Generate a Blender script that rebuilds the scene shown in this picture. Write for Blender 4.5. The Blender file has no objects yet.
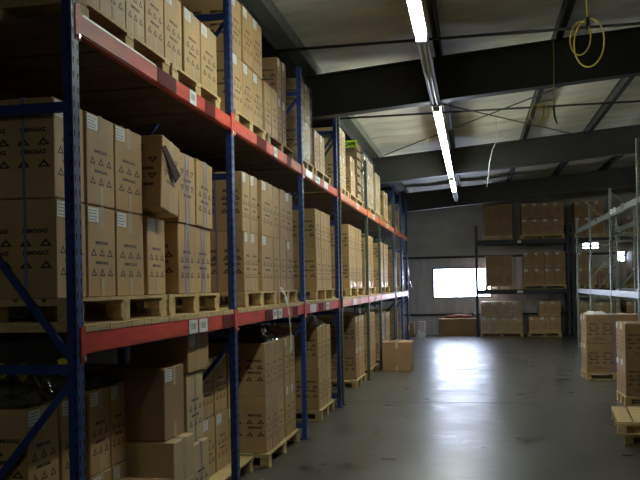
import bpy, bmesh, random
from math import *
from mathutils import Vector, Matrix, noise
random.seed(7)
S = bpy.context.scene
C = S.collection
# ------------------------------------------------------------------ camera model
F, TH, RO, PX, PY, H = 800.0, atan(154/800), .018, 320, 286, 1.84
s_, c_ = sin(TH), cos(TH)
def aisle_y(px, X):
    """distance down the aisle of a vertical line on the wall-parallel plane X"""
    u = (px-PX)*cos(RO)/F
    # X*c + Y*s = u*(-s*X + c*Y)
    return (X*c_+u*s_*X)/(u*c_-s_)

cam = bpy.data.cameras.new('camera'); camo = bpy.data.objects.new('camera', cam); C.objects.link(camo)
cam.sensor_width = 36; cam.lens = F*36/640; cam.shift_y = (PY-240)/640
cam.clip_start = .1; cam.clip_end = 200
camo.location = (0, 0, H)
camo.rotation_euler = (Matrix.Rotation(TH, 3, 'Z') @ Matrix.Rotation(pi/2, 3, 'X') @ Matrix.Rotation(-RO, 3, 'Z')).to_euler()
S.camera = camo

# ------------------------------------------------------------------ materials
def mat(name, col, rough=.7, metal=0, spec=.5, var=0., vscale=6., bump=0., bscale=30., stretch=None, col2=None, rvar=0.):
    m = bpy.data.materials.new(name); m.use_nodes = True
    nt = m.node_tree; b = nt.nodes['Principled BSDF']
    b.inputs['Base Color'].default_value = (*col, 1)
    b.inputs['Roughness'].default_value = rough
    b.inputs['Metallic'].default_value = metal
    b.inputs['Specular IOR Level'].default_value = spec
    if var or bump or rvar:
        tc = nt.nodes.new('ShaderNodeTexCoord'); mp = nt.nodes.new('ShaderNodeMapping')
        nt.links.new(tc.outputs['Object'], mp.inputs[0])
        if stretch: mp.inputs['Scale'].default_value = stretch
        oi = nt.nodes.new('ShaderNodeObjectInfo')
        mul = nt.nodes.new('ShaderNodeMath'); mul.operation = 'MULTIPLY'; mul.inputs[1].default_value = 37.
        nt.links.new(oi.outputs['Random'], mul.inputs[0]); nt.links.new(mul.outputs[0], mp.inputs['Location'])
    if var or rvar:
        n = nt.nodes.new('ShaderNodeTexNoise'); n.inputs['Scale'].default_value = vscale; n.inputs['Detail'].default_value = 6
        nt.links.new(mp.outputs[0], n.inputs['Vector'])
    if var:
        r = nt.nodes.new('ShaderNodeValToRGB')
        r.color_ramp.elements[0].position = .3; r.color_ramp.elements[1].position = .7
        a = [x*(1-var) for x in col]; d = [min(1, x*(1+var)) for x in col]
        if col2: a, d = col, col2
        r.color_ramp.elements[0].color = (*a, 1); r.color_ramp.elements[1].color = (*d, 1)
        nt.links.new(n.outputs['Fac'], r.inputs[0]); nt.links.new(r.outputs[0], b.inputs['Base Color'])
    if rvar:
        mr = nt.nodes.new('ShaderNodeMapRange'); mr.inputs['To Min'].default_value = rough-rvar; mr.inputs['To Max'].default_value = rough+rvar
        mr.inputs['From Min'].default_value = .3; mr.inputs['From Max'].default_value = .7
        nt.links.new(n.outputs['Fac'], mr.inputs[0]); nt.links.new(mr.outputs[0], b.inputs['Roughness'])
    if bump:
        n2 = nt.nodes.new('ShaderNodeTexNoise'); n2.inputs['Scale'].default_value = bscale; n2.inputs['Detail'].default_value = 3
        nt.links.new(mp.outputs[0], n2.inputs['Vector'])
        bp = nt.nodes.new('ShaderNodeBump'); bp.inputs['Strength'].default_value = bump; bp.inputs['Distance'].default_value = .01
        nt.links.new(n2.outputs['Fac'], bp.inputs['Height']); nt.links.new(bp.outputs[0], b.inputs['Normal'])
    return m

KRAFT = (.5, .325, .145)
M = {}
M['card'] = mat('cardboard', KRAFT, .62, var=.12, vscale=3, bump=.12, bscale=9, stretch=(1, 1, .6))
M['card_pale'] = mat('pale cardboard', (.58, .44, .24), .62, var=.1, vscale=3, bump=.12, bscale=9)
M['card_dark'] = mat('brown and dimmed cardboard', (.34, .215, .105), .65, var=.12, vscale=3, bump=.15, bscale=8)
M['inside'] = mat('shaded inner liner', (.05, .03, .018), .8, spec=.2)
M['ink'] = mat('black ink', (.035, .028, .022), .6)
M['paper'] = mat('white paper', (.8, .8, .78), .5, var=.05)
M['greyink'] = mat('grey print', (.3, .3, .3), .6)
M['tape'] = mat('parcel tape', (.62, .53, .38), .12, spec=.9, bump=.3, bscale=14)
M['strap'] = mat('blue strapping', (.16, .2, .42), .35)
M['wood'] = mat('pallet wood', (.58, .43, .2), .75, var=.25, vscale=7, bump=.3, bscale=25, stretch=(1, 6, 6))
M['oldwood'] = mat('weathered pallet wood', (.33, .24, .13), .8, var=.25, vscale=7, bump=.3, bscale=25, stretch=(1, 6, 6))
M['blue'] = mat('blue rack paint', (.03, .058, .22), .45, spec=.3, var=.2, vscale=12)
M['green'] = mat('grey green rack paint', (.07, .1, .075), .45, var=.2, vscale=12)
M['red'] = mat('red orange beam paint', (.62, .045, .01), .5, spec=.25, var=.25, vscale=5, stretch=(1, .6, 3))
M['orange'] = mat('orange beam paint', (.68, .15, .04), .4, var=.2, vscale=5)
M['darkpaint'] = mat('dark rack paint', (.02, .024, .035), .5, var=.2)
M['galv'] = mat('galvanised steel', (.3, .33, .29), .38, metal=.5, var=.2, vscale=14)
M['galvbeam'] = mat('pale beam paint', (.16, .175, .14), .35, metal=.2, var=.2, vscale=10)
M['slot'] = mat('slot shadow black', (.004, .004, .006), .9)
M['zinc'] = mat('zinc steel', (.6, .6, .58), .3, metal=.8)
M['beamdark'] = mat('primer painted roof steel', (.026, .027, .025), .5, var=.2)
M['purlin'] = mat('dark purlin steel', (.03, .03, .028), .5)
M['purlin_pale'] = mat('grey purlin steel', (.14, .15, .13), .5, var=.1)
M['housing'] = mat('white enamel', (.55, .57, .55), .35)
M['yellow'] = mat('yellow cable rubber', (.5, .38, .05), .5)
M['whitecable'] = mat('white cable', (.7, .7, .65), .5)
M['blackplastic'] = mat('black plastic film', (.01, .01, .012), .14, spec=.9, var=.1, vscale=14, col2=(.16, .155, .15), bump=.6, bscale=18)  # grey noise patches paint glints into the film colour
M['yellowplastic'] = mat('yellow plastic', (.75, .62, .03), .35)
M['signgreen'] = mat('yellow green card', (.42, .75, .03), .5)
M['sticker_shade_red'] = mat('dark red of stickers and rear beam shade', (.13, .012, .01), .7, spec=.15)  # sticker red; on rear rack beams it paints in their shade
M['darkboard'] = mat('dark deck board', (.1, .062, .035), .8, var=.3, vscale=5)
M['brightpaper'] = mat('pinkish card', (.75, .6, .6), .6)
M['redbox'] = mat('reddish brown card', (.3, .12, .07), .6)

def film_mat():
    m = bpy.data.materials.new('clear stretch film'); m.use_nodes = True
    nt = m.node_tree; nt.nodes.remove(nt.nodes['Principled BSDF']); out = nt.nodes['Material Output']
    t = nt.nodes.new('ShaderNodeBsdfTransparent'); g = nt.nodes.new('ShaderNodeBsdfGlossy'); g.inputs['Roughness'].default_value = .22
    d = nt.nodes.new('ShaderNodeBsdfTranslucent'); d.inputs['Color'].default_value = (.8, .82, .9, 1)
    df = nt.nodes.new('ShaderNodeBsdfDiffuse'); df.inputs['Color'].default_value = (.8, .82, .86, 1)
    a0 = nt.nodes.new('ShaderNodeMixShader'); a0.inputs[0].default_value = .5
    nt.links.new(d.outputs[0], a0.inputs[1]); nt.links.new(df.outputs[0], a0.inputs[2])
    a = nt.nodes.new('ShaderNodeMixShader'); a.inputs[0].default_value = .45
    nt.links.new(a0.outputs[0], a.inputs[1]); nt.links.new(g.outputs[0], a.inputs[2])
    tc = nt.nodes.new('ShaderNodeTexCoord'); n = nt.nodes.new('ShaderNodeTexNoise'); n.inputs['Scale'].default_value = 9; n.inputs['Distortion'].default_value = 2
    nt.links.new(tc.outputs['Object'], n.inputs['Vector'])
    mr = nt.nodes.new('ShaderNodeMapRange'); mr.inputs[1].default_value = .42; mr.inputs[2].default_value = .72; mr.inputs[3].default_value = .08; mr.inputs[4].default_value = .6
    nt.links.new(n.outputs['Fac'], mr.inputs[0])
    x = nt.nodes.new('ShaderNodeMixShader'); nt.links.new(mr.outputs[0], x.inputs[0])
    nt.links.new(t.outputs[0], x.inputs[1]); nt.links.new(a.outputs[0], x.inputs[2]); nt.links.new(x.outputs[0], out.inputs[0])
    bp = nt.nodes.new('ShaderNodeBump'); bp.inputs['Strength'].default_value = .8; bp.inputs['Distance'].default_value = .02
    nt.links.new(n.outputs['Fac'], bp.inputs['Height']); nt.links.new(bp.outputs[0], g.inputs['Normal'])
    return m
M['film'] = film_mat()
def glass_mat():
    m = bpy.data.materials.new('window glass'); m.use_nodes = True
    nt = m.node_tree; nt.nodes.remove(nt.nodes['Principled BSDF']); out = nt.nodes['Material Output']
    t = nt.nodes.new('ShaderNodeBsdfTransparent'); t.inputs[0].default_value = (.95, .97, 1, 1)
    g = nt.nodes.new('ShaderNodeBsdfGlossy'); g.inputs['Roughness'].default_value = .03
    x = nt.nodes.new('ShaderNodeMixShader'); x.inputs[0].default_value = .06
    nt.links.new(t.outputs[0], x.inputs[1]); nt.links.new(g.outputs[0], x.inputs[2]); nt.links.new(x.outputs[0], out.inputs[0])
    return m
M['glass'] = glass_mat()
def emit_mat(name, col, st):
    m = bpy.data.materials.new(name); m.use_nodes = True
    b = m.node_tree.nodes['Principled BSDF']; b.inputs['Base Color'].default_value = (.8, .8, .8, 1)
    b.inputs['Emission Color'].default_value = (*col, 1); b.inputs['Emission Strength'].default_value = st
    return m
TUBE_STRENGTH = 60.
M['tube'] = emit_mat('lit fluorescent tube', (.93, 1., .88), TUBE_STRENGTH)
M['tube_off'] = mat('unlit tube glass', (.7, .72, .7), .2)

# ------------------------------------------------------------------ mesh helpers
def bm_box(bm, x0, x1, y0, y1, z0, z1, mi=0, mtx=None):
    vs = [bm.verts.new(Vector(p) if mtx is None else mtx @ Vector(p)) for p in
          ((x0,y0,z0),(x1,y0,z0),(x1,y1,z0),(x0,y1,z0),(x0,y0,z1),(x1,y0,z1),(x1,y1,z1),(x0,y1,z1))]
    for q in ((3,2,1,0),(4,5,6,7),(0,1,5,4),(1,2,6,5),(2,3,7,6),(3,0,4,7)):
        f = bm.faces.new([vs[i] for i in q]); f.material_index = mi
def bm_bar(bm, p, q, w, d, mi=0, up=(0, 0, 1)):
    p, q = Vector(p), Vector(q); z = (q-p); L = z.length; z.normalize()
    x = Vector(up).cross(z)
    if x.length < 1e-4: x = Vector((1, 0, 0)).cross(z)
    x.normalize(); y = z.cross(x)
    m = Matrix((x, y, z)).transposed().to_4x4(); m.translation = p
    bm_box(bm, -w/2, w/2, -d/2, d/2, 0, L, mi, m)
def bm_tube(bm, pts, r, n=8, mi=0, cap=True):
    pts = [Vector(p) for p in pts]; rings = []
    prev = None
    for i, p in enumerate(pts):
        a = pts[max(i-1, 0)]; b = pts[min(i+1, len(pts)-1)]
        t = (b-a).normalized()
        if prev is None:
            x = t.orthogonal().normalized()
        else:
            x = (prev - t*prev.dot(t)).normalized()
        prev = x; y = t.cross(x)
        rr = r[i] if isinstance(r, (list, tuple)) else r
        rings.append([bm.verts.new(p+(x*cos(2*pi*k/n)+y*sin(2*pi*k/n))*rr) for k in range(n)])
    for a, b in zip(rings, rings[1:]):
        for k in range(n):
            f = bm.faces.new((a[k], a[(k+1) % n], b[(k+1) % n], b[k])); f.material_index = mi; f.smooth = True
    if cap:
        bm.faces.new(rings[0][::-1]).material_index = mi; bm.faces.new(rings[-1]).material_index = mi
def bm_quad(bm, pts, mi=0):
    f = bm.faces.new([bm.verts.new(p) for p in pts]); f.material_index = mi
def mesh_from(bm, name, mats):
    me = bpy.data.meshes.new(name); bm.to_mesh(me); bm.free()
    for m in (mats if isinstance(mats, (list, tuple)) else [mats]): me.materials.append(M[m] if isinstance(m, str) else m)
    return me
def link(name, me, parent=None, loc=None, rot=None):
    o = bpy.data.objects.new(name, me); C.objects.link(o)
    if parent is not None: o.parent = parent
    if loc is not None: o.location = loc
    if rot is not None: o.rotation_euler = rot
    return o
def obj(name, bm, mats, parent=None, loc=None, rot=None):
    return link(name, mesh_from(bm, name, mats), parent, loc, rot)
def tag(o, label, cat, group=None):
    n = len(label.split())
    if not 4 <= n <= 16: print('LABEL LEN', n, label)
    o['label'] = label; o['category'] = cat
    if group: o['group'] = group
    return o
def thing(name, label, cat, loc=(0, 0, 0), rot=None, group=None):
    return tag(link(name, None, None, loc, rot), label, cat, group)
def struct(name, bm, mats, parent=None):
    o = obj(name, bm, mats, parent)
    if parent is None: o['kind'] = 'structure'
    return o
B = bmesh.new

# lettering: flat 2D letter polygons, height ~1, centred
def letters(txt, spacing=1.0):
    cu = bpy.data.curves.new('lettering', 'FONT'); cu.body = txt; cu.align_x = 'CENTER'; cu.resolution_u = 2
    cu.space_character = spacing; cu.offset = .06
    o = bpy.data.objects.new('lettering', cu); C.objects.link(o)
    dg = bpy.context.evaluated_depsgraph_get(); dg.update()
    me = o.evaluated_get(dg).to_mesh()
    vs = [(v.co.x, v.co.y) for v in me.vertices]; fs = [tuple(p.vertices) for p in me.polygons]
    o.evaluated_get(dg).to_mesh_clear(); bpy.data.objects.remove(o); bpy.data.curves.remove(cu)
    x0 = min(v[0] for v in vs); x1 = max(v[0] for v in vs); y0 = min(v[1] for v in vs); y1 = max(v[1] for v in vs)
    return [((v[0]-(x0+x1)/2)/(x1-x0), (v[1]-(y0+y1)/2)/(y1-y0)) for v in vs], fs
BRAND = letters('IMMOGAZ')
CAFE = letters('CAFE')
def put_text(bm, T, o, ux, uy, w, h, nrm, mi=1):
    o, ux, uy, nrm = Vector(o), Vector(ux), Vector(uy), Vector(nrm)
    vs = [bm.verts.new(o+ux*(a*w)+uy*(b*h)) for a, b in T[0]]
    for f in T[1]:
        fc = bm.faces.new([vs[i] for i in f]); fc.material_index = mi
        fc.normal_update()
        if fc.normal.dot(nrm) < 0: fc.normal_flip()
def put_tri(bm, o, ux, uy, w, h, th, nrm, mi=1, arch=False):
    o, ux, uy = Vector(o), Vector(ux), Vector(uy)
    out = [(-.5, -.5), (.5, -.5), (0, .5)]; k = 1-th*3.2
    cy = -.17
    inn = [(a*k, cy+(b-cy)*k) for a, b in out]
    P = lambda a, b: bm.verts.new(o+ux*(a*w)+uy*(b*h))
    O = [P(*p) for p in out]; I = [P(*p) for p in inn]
    for i in range(3):
        j = (i+1) % 3
        f = bm.faces.new((O[i], O[j], I[j], I[i])); f.material_index = mi; f.normal_update()
        if f.normal.dot(Vector(nrm)) < 0: f.normal_flip()
def put_rect(bm, o, ux, uy, w, h, mi=1):
    o, ux, uy = Vector(o), Vector(ux), Vector(uy)
    bm_quad(bm, [o-ux*w/2-uy*h/2, o+ux*w/2-uy*h/2, o+ux*w/2+uy*h/2, o-ux*w/2+uy*h/2], mi)

# ------------------------------------------------------------------ carton
_cache = {}
def carton_mesh(w, d, h, style, material):
    """w along Y (end face looks to +X), d along X, h up. origin: centre of the bottom"""
    k = (round(w, 2), round(d, 2), round(h, 2), style, material)
    if k in _cache: return _cache[k]
    w, d, h = k[0], k[1], k[2]
    bm = B(); bm_box(bm, -d/2, d/2, -w/2, w/2, 0, h)
    bmesh.ops.bevel(bm, geom=list(bm.edges), offset=.006, segments=1, affect='EDGES')
    e = .0012
    up = Vector((0, 0, 1))
    def endface(sg):
        n = Vector((sg, 0, 0)); ux = Vector((0, sg, 0)); x = sg*(d/2+e)
        for t in (.60, .38):
            put_text(bm, BRAND, (x, 0, h*t), ux, up+ux*.0, w*.46, h*.037, n)
            for q in (-1, 0, 1): put_tri(bm, (x, sg*q*w*.29, h*(t-.105)), ux, up, w*.2, h*.085, .15, n)
        # handling ring lower right
        put_tri(bm, (x, sg*w*.34, h*.09), ux, up, w*.09, h*.035, .05, n)
    def sideface(sg):
        n = Vector((0, sg, 0)); ux = Vector((-sg, 0, 0)); y = sg*(w/2+e)
        m = max(1, int(d/.23)); st = d/m
        for i in range(m):
            cx = -sg*(-d/2+st*(i+.5))
            for t in (.68, .46):
                put_text(bm, BRAND, (cx, y, h*t), ux, up, .15, h*.045, n)
                for q in (-.5, .5):
                    put_tri(bm, (cx-sg*q*st*.5, y, h*(t-.115)), ux, up, .075, h*.08, .18, n)
        for j, (l, zz) in enumerate(((.17, .2), (.2, .165), (.3, .13))):
            cx = -sg*(-d/2+.13+l/2)
            for q in range(int(l/.035)): put_rect(bm, (cx-sg*(-l/2+.02+q*.035), y, h*zz), ux, up, .026, .008)
    if style != 'plain':
        endface(1); sideface(-1)
        if style != 'flatprint': sideface(1)
    # flap seam across the top
    bm_quad(bm, [(-d/2+.01, -.002, h+e), (d/2-.01, -.002, h+e), (d/2-.01, .002, h+e), (-d/2+.01, .002, h+e)], 1)
    me = mesh_from(bm, 'carton', [material, 'ink']); _cache[k] = me
    return me
def tape_mesh(w, d, h):
    k = ('tape', round(w, 2), round(d, 2), round(h, 2))
    if k in _cache: return _cache[k]
    bm = B(); t = .026; e = .0022; w, d, h = k[1:]
    prof = [(-d/2-e, h-.13), (-d/2-e, h+e), (d/2+e, h+e), (d/2+e, h-.13), (d/2+e-.001, h-.13), (d/2+e-.001, h+e-.001), (-d/2-e+.001, h+e-.001), (-d/2-e+.001, h-.13)]
    L = [bm.verts.new((x, -t, z)) for x, z in prof]; R = [bm.verts.new((x, t, z)) for x, z in prof]
    for i in range(8): bm.faces.new((L[i], L[(i+1) % 8], R[(i+1) % 8], R[i]))
    bmesh.ops.recalc_face_normals(bm, faces=bm.faces)
    me = mesh_from(bm, 'packing_tape', 'tape'); _cache[k] = me; return me
def tape2_mesh(d):
    k = ('tape2', round(d, 2))
    if k in _cache: return _cache[k]
    bm = B(); x = round(d, 2)/2+.0022; bm_box(bm, x-.001, x, -.02, .02, .003, .11)
    me = mesh_from(bm, 'packing_tape', 'tape'); _cache[k] = me; return me
def label_mesh(w, d, h):
    k = ('label', round(w, 2), round(d, 2), round(h, 2))
    if k in _cache: return _cache[k]
    w, d, h = k[1:]
    bm = B(); x = d/2+.0028; lw = min(.13, w*.36)
    bm_box(bm, x, x+.001, -w/2+.01, -w/2+.01+lw, h-.095, h-.012)
    for r in range(4):
        bm_box(bm, x+.001, x+.0014, -w/2+.02, -w/2+.01+lw*(.85-.1*(r % 2)), h-.03-r*.018, h-.025-r*.018, 1)
    me = mesh_from(bm, 'shipping_label', ['paper', 'greyink']); _cache[k] = me; return me
def strap_mesh(w, d, h, off=0., along='X'):
    k = ('strap', round(w, 2), round(d, 2), round(h, 2), off, along)
    if k in _cache: return _cache[k]
    w, d, h = k[1:4]; bm = B(); e = .004; t = .008
    if along == 'X':
        for x in (-d/2-e, d/2+e-.001): bm_box(bm, x, x+.001, off-t, off+t, 0, h+e)
        bm_box(bm, -d/2-e, d/2+e, off-t, off+t, h+e-.001, h+e)
    else:
        for y in (-w/2-e, w/2+e-.001): bm_box(bm, off-t, off+t, y, y+.001, 0, h+e)
        bm_box(bm, off-t, off+t, -w/2-e, w/2+e, h+e-.001, h+e)
    me = mesh_from(bm, 'strap', 'strap'); _cache[k] = me; return me
def carton(w, d, h, loc, label, group, rot=(0, 0, 0), style='print', material='card', tape=True, lab=True, straps=(), flip=False, name='cardboard_carton'):
    o = link(name, carton_mesh(w, d, h, style, material), None, loc, rot)
    if flip:
        R = (Matrix.Rotation(rot[2], 3, 'Z') @ Matrix.Rotation(rot[1], 3, 'Y') @ Matrix.Rotation(rot[0]+pi, 3, 'X'))
        o.rotation_euler = R.to_euler(); o.location = Vector(loc)-R @ Vector((0, 0, h))
    tag(o, label, 'box', group)
    if tape: link('packing_tape', tape_mesh(w, d, h), o); link('packing_tape', tape2_mesh(d), o)
    if lab: link('shipping_label', label_mesh(w, d, h), o)
    for off, al in straps: link('strap', strap_mesh(w, d, h, off, al), o)
    return o

# ------------------------------------------------------------------ pallet
def pallet(x0, x1, y0, y1, z, label, group, rot=0., material='wood', boards=True, name='wooden_pallet'):
    """deck boards run along Y (the long side seen from the aisle shows blocks)"""
    cx, cy = (x0+x1)/2, (y0+y1)/2; dx, dy = x1-x0, y1-y0
    t = thing(name, label, 'pallet', (cx, cy, z), (0, 0, rot), group)
    n = 6; bm = B(); bw = dx/(n+.0)
    for i in range(n):
        a = -dx/2+i*bw
        bm_box(bm, a+.012*(i > 0), a+bw-.012*(i < n-1), -dy/2, dy/2, .125, .143)
    for sy in (-1, 0, 1): bm_box(bm, -dx/2, dx/2, sy*(dy/2-.05)-.05, sy*(dy/2-.05)+.05, .105, .1248)
    obj('top_deck', bm, material, t)
    for sx in (-1, 0, 1):
        for sy in (-1, 0, 1):
            bm = B(); cx2 = sx*(dx/2-.05); cy2 = sy*(dy/2-.07)
            bm_box(bm, cx2-.045, cx2+.045, cy2-.06, cy2+.06, .018, .1048); obj('block', bm, material, t)
        bm = B(); bm_box(bm, -dx/2, dx/2, sx*(dy/2-.07)-.05, sx*(dy/2-.07)+.05, 0, .0178); obj('base_board', bm, material, t)
    return t

# ------------------------------------------------------------------ setting
def zroof(X): return 5.02+.078*(X+2)
XL, XR, YB, YE = -5.2, 7.2, -7.0, 29.2
# floor
def floor_mat():
    m = mat('polished concrete', (.11, .108, .098), .34, var=.001, vscale=1.1)
    nt = m.node_tree; b = nt.nodes['Principled BSDF']
    tc = nt.nodes.new('ShaderNodeTexCoord')
    n1 = nt.nodes.new('ShaderNodeTexNoise'); n1.inputs['Scale'].default_value = .9; n1.inputs['Detail'].default_value = 8; n1.inputs['Roughness'].default_value = .65
    n2 = nt.nodes.new('ShaderNodeTexNoise'); n2.inputs['Scale'].default_value = 3.5; n2.inputs['Detail'].default_value = 4
    mp = nt.nodes.new('ShaderNodeMapping'); mp.inputs['Scale'].default_value = (.8, 1.3, 1)
    nt.links.new(tc.outputs['Object'], mp.inputs[0]); nt.links.new(mp.outputs[0], n2.inputs['Vector']); nt.links.new(tc.outputs['Object'], n1.inputs['Vector'])
    mx = nt.nodes.new('ShaderNodeMath'); mx.operation = 'ADD'; nt.links.new(n1.outputs['Fac'], mx.inputs[0]); nt.links.new(n2.outputs['Fac'], mx.inputs[1])
    r = nt.nodes.new('ShaderNodeValToRGB'); r.color_ramp.elements[0].position = .31; r.color_ramp.elements[1].position = .69
    r.color_ramp.elements[0].color = (.052, .048, .04, 1); r.color_ramp.elements[1].color = (.115, .11, .098, 1)
    hf = nt.nodes.new('ShaderNodeMath'); hf.operation = 'MULTIPLY'; hf.inputs[1].default_value = .5; nt.links.new(mx.outputs[0], hf.inputs[0])
    nt.links.new(hf.outputs[0], r.inputs[0]); nt.links.new(r.outputs[0], b.inputs['Base Color'])
    mr = nt.nodes.new('ShaderNodeMapRange'); mr.inputs[1].default_value = .3; mr.inputs[2].default_value = .7; mr.inputs[3].default_value = .23; mr.inputs[4].default_value = .44
    nt.links.new(hf.outputs[0], mr.inputs[0]); nt.links.new(mr.outputs[0], b.inputs['Roughness'])
    return m
M['floor'] = floor_mat()
bm = B(); bm_box(bm, XL, XR, YB, YE+.2, -.1, 0)
for y in (3.4, 12.55, 21.7): bm_box(bm, XL, XR, y-.012, y+.012, 0, .0008, 1)
struct('floor', bm, [M['floor'], 'slot'])
# ceiling: insulation lining, pitched
def lining_mat():
    m = mat('insulation lining', (.68, .67, .57), .6, var=.24, vscale=1.6, bump=.7, bscale=2.2, stretch=(.5, 1.6, 1))
    nt = m.node_tree; b = nt.nodes['Principled BSDF']
    return m
M['lining'] = lining_mat()
bm = B()
ny = 60
xs = [-2.3+(XR+2.3)*i/30 for i in range(31)]
ys = [YB+(YE-YB)*j/ny for j in range(ny+1)]
for i in range(31):
    for j in range(ny+1): pass
grid = [[bm.verts.new((x, y, zroof(x)-.035*abs(sin((x+.42)*pi/1.55))*(1-.0)-.012*noise.noise(Vector((x*2, y*1.1, 0))))) for y in ys] for x in [(-2.3+(XR+2.3)*i/60) for i in range(61)]]
for i in range(60):
    for j in range(ny):
        f = bm.faces.new((grid[i][j], grid[i][j+1], grid[i+1][j+1], grid[i+1][j])); f.smooth = True
bm_box(bm, XL, XR+.2, YB, YE+.2, 5.9, 6.0, 1)
bm_box(bm, XL, -2.3, YB, YE, 4.95, 5.0, 1)
struct('ceiling', bm, ['lining', 'beamdark'])
# walls
M['steelsheet'] = mat('ribbed grey sheet', (.66, .66, .69), .5, var=.12, vscale=2, stretch=(3, 1, .4))
M['block'] = mat('upper wall panel', (.56, .56, .52), .8, var=.14, vscale=1.4, stretch=(1, 1, 2))
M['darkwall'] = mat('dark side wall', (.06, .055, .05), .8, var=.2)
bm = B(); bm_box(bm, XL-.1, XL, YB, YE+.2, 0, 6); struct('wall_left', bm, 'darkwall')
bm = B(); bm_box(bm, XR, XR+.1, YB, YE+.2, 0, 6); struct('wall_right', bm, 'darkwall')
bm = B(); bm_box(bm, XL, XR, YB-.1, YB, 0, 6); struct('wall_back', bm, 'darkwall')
W1 = (-1.46, .62, 1.32, 2.41); W2 = (3.74, 4.3, 2.96, 3.24); W3 = (4.9, 5.16, 2.5, 2.86)
bm = B()
xc = sorted([XL, XR]+[v for W in (W1, W2, W3) for v in W[:2]]); zc = sorted([0, 2.79, 5.9]+[v for W in (W1, W2, W3) for v in W[2:]])
for a, b in zip(xc, xc[1:]):
    for z0, z1 in zip(zc, zc[1:]):
        if any(W[0] <= (a+b)/2 <= W[1] and W[2] <= (z0+z1)/2 <= W[3] for W in (W1, W2, W3)): continue
        mi = 0 if z1 <= 2.8 else 1
        bm_box(bm, a, b, YE, YE+.12, z0, z1, mi)
        if mi == 0:
            x = ceil(a/.2)*.2
            while x < b: 
                if x-a > .03 and b-x > .03: bm_box(bm, x-.02, x+.02, YE-.025, YE+.002, z0, z1, mi)
                x += .2
struct('wall_far', bm, ['steelsheet', 'block'])
bm = B(); bm_box(bm, XL, W3[0]-.05, YE-.09, YE-.026, 2.75, 2.83); bm_box(bm, XL, XR, YE-.09, YE-.026, .69, .76); struct('trim_1', bm, 'purlin')
for n, W in enumerate((W1, W2, W3)):
    bm = B(); x0, x1, z0, z1 = W; f = .045 if n == 0 else .02
    bm_box(bm, x0, x1, YE-.03, YE+.1, z0, z0+f); bm_box(bm, x0, x1, YE-.03, YE+.1, z1-f, z1)
    bm_box(bm, x0, x0+f, YE-.03, YE+.1, z0+f, z1-f); bm_box(bm, x1-f, x1, YE-.03, YE+.1, z0+f, z1-f)
    if n == 0: bm_box(bm, -.34, -.31, YE-.01, YE+.06, z0+f, z1-f)
    w = struct('window_%d' % (n+1), bm, 'purlin_pale')
    bm = B(); bm_box(bm, x0+f, x1-f, YE+.065, YE+.07, z0+f, z1-f); obj('window_pane', bm, 'glass', w)
    li = bpy.data.lights.new('portal', 'AREA'); li.shape = 'RECTANGLE'; li.size = x1-x0; li.size_y = z1-z0; li.cycles.is_portal = True
    lo = bpy.data.objects.new('portal', li); C.objects.link(lo); lo.location = ((x0+x1)/2, YE+.15, (z0+z1)/2); lo.rotation_euler = (-pi/2, 0, 0)

# roof steel
for i, y in enumerate((-4.0, 3.6, 11.2, 18.8, 26.4)):
    bm = B()
    def zz(X, o): return 4.24+.078*(X+2)+o
    for (o0, o1, hw) in ((0, .016, .1), (.016, .584, .006), (.584, .6, .1)):
        vs = []
        for X in (XL, XR):
            for yy in (y-hw, y+hw):
                for o in (o0, o1): vs.append(bm.verts.new((X, yy, (zz(X, o) if X > -2.4 else zz(X, o)))))
        a = vs
        for q in ((0,1,3,2),(4,6,7,5),(0,4,5,1),(2,3,7,6),(0,2,6,4),(1,5,7,3)): bm.faces.new([a[k] for k in q])
    bmesh.ops.recalc_face_normals(bm, faces=bm.faces)
    struct('trim_%d' % (i+2), bm, 'beamdark')
k = 10
for X in (-.42, 1.17, 2.62, 4.1, 5.6):
    bm = B(); z = zroof(X); bm_box(bm, X-.045, X+.045, YB, YE, z-.19, z-.165); bm_box(bm, X-.012, X+.012, YB, YE, z-.19, z+.02); bm_box(bm, X-.045, X+.045, YB, YE, z-.03, z+.0)
    struct('trim_%d' % k, bm, 'purlin'); k += 1
bm = B(); bm_box(bm, -2.3, -2.12, YB, YE, 4.82, 4.98); bm_box(bm, -2.32, -2.3, YB, YE, 4.7, 5.06, 1)
struct('trim_%d' % k, bm, ['purlin_pale', 'purlin']); k += 1
# cross pipes under the roof and diagonal bracing rods
def tubeobj(name, pts, r, m, label=None, cat=None, group=None):
    bm = B(); bm_tube(bm, pts, r); o = obj(name, bm, m)
    if label: tag(o, label, cat, group)
    return o
for y, z, lab in ((9.3, 4.66, 'thin dark steel rod crossing the roof in front of the nearest deep rafter'), (13.9, 4.78, 'thin dark steel rod crossing the roof just behind the nearest deep rafter')):
    tubeobj('roof_rod', [(-2.4, y, z), (7.1, y, z)], .018, 'purlin', lab, 'rod', 'cross rods under the roof')
tubeobj('brace_rod', [(-2.0, 18.6, 4.86), (2.6, 11.4, 4.98)], .012, 'purlin', 'diagonal roof bracing rod running down from right rafter end toward the left rack', 'rod', 'diagonal bracing rods')
tubeobj('brace_rod', [(-2.0, 11.4, 4.84), (2.6, 18.6, 5.02)], .012, 'purlin', 'diagonal roof bracing rod running up from the left rack toward the right', 'rod', 'diagonal bracing rods')

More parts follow.
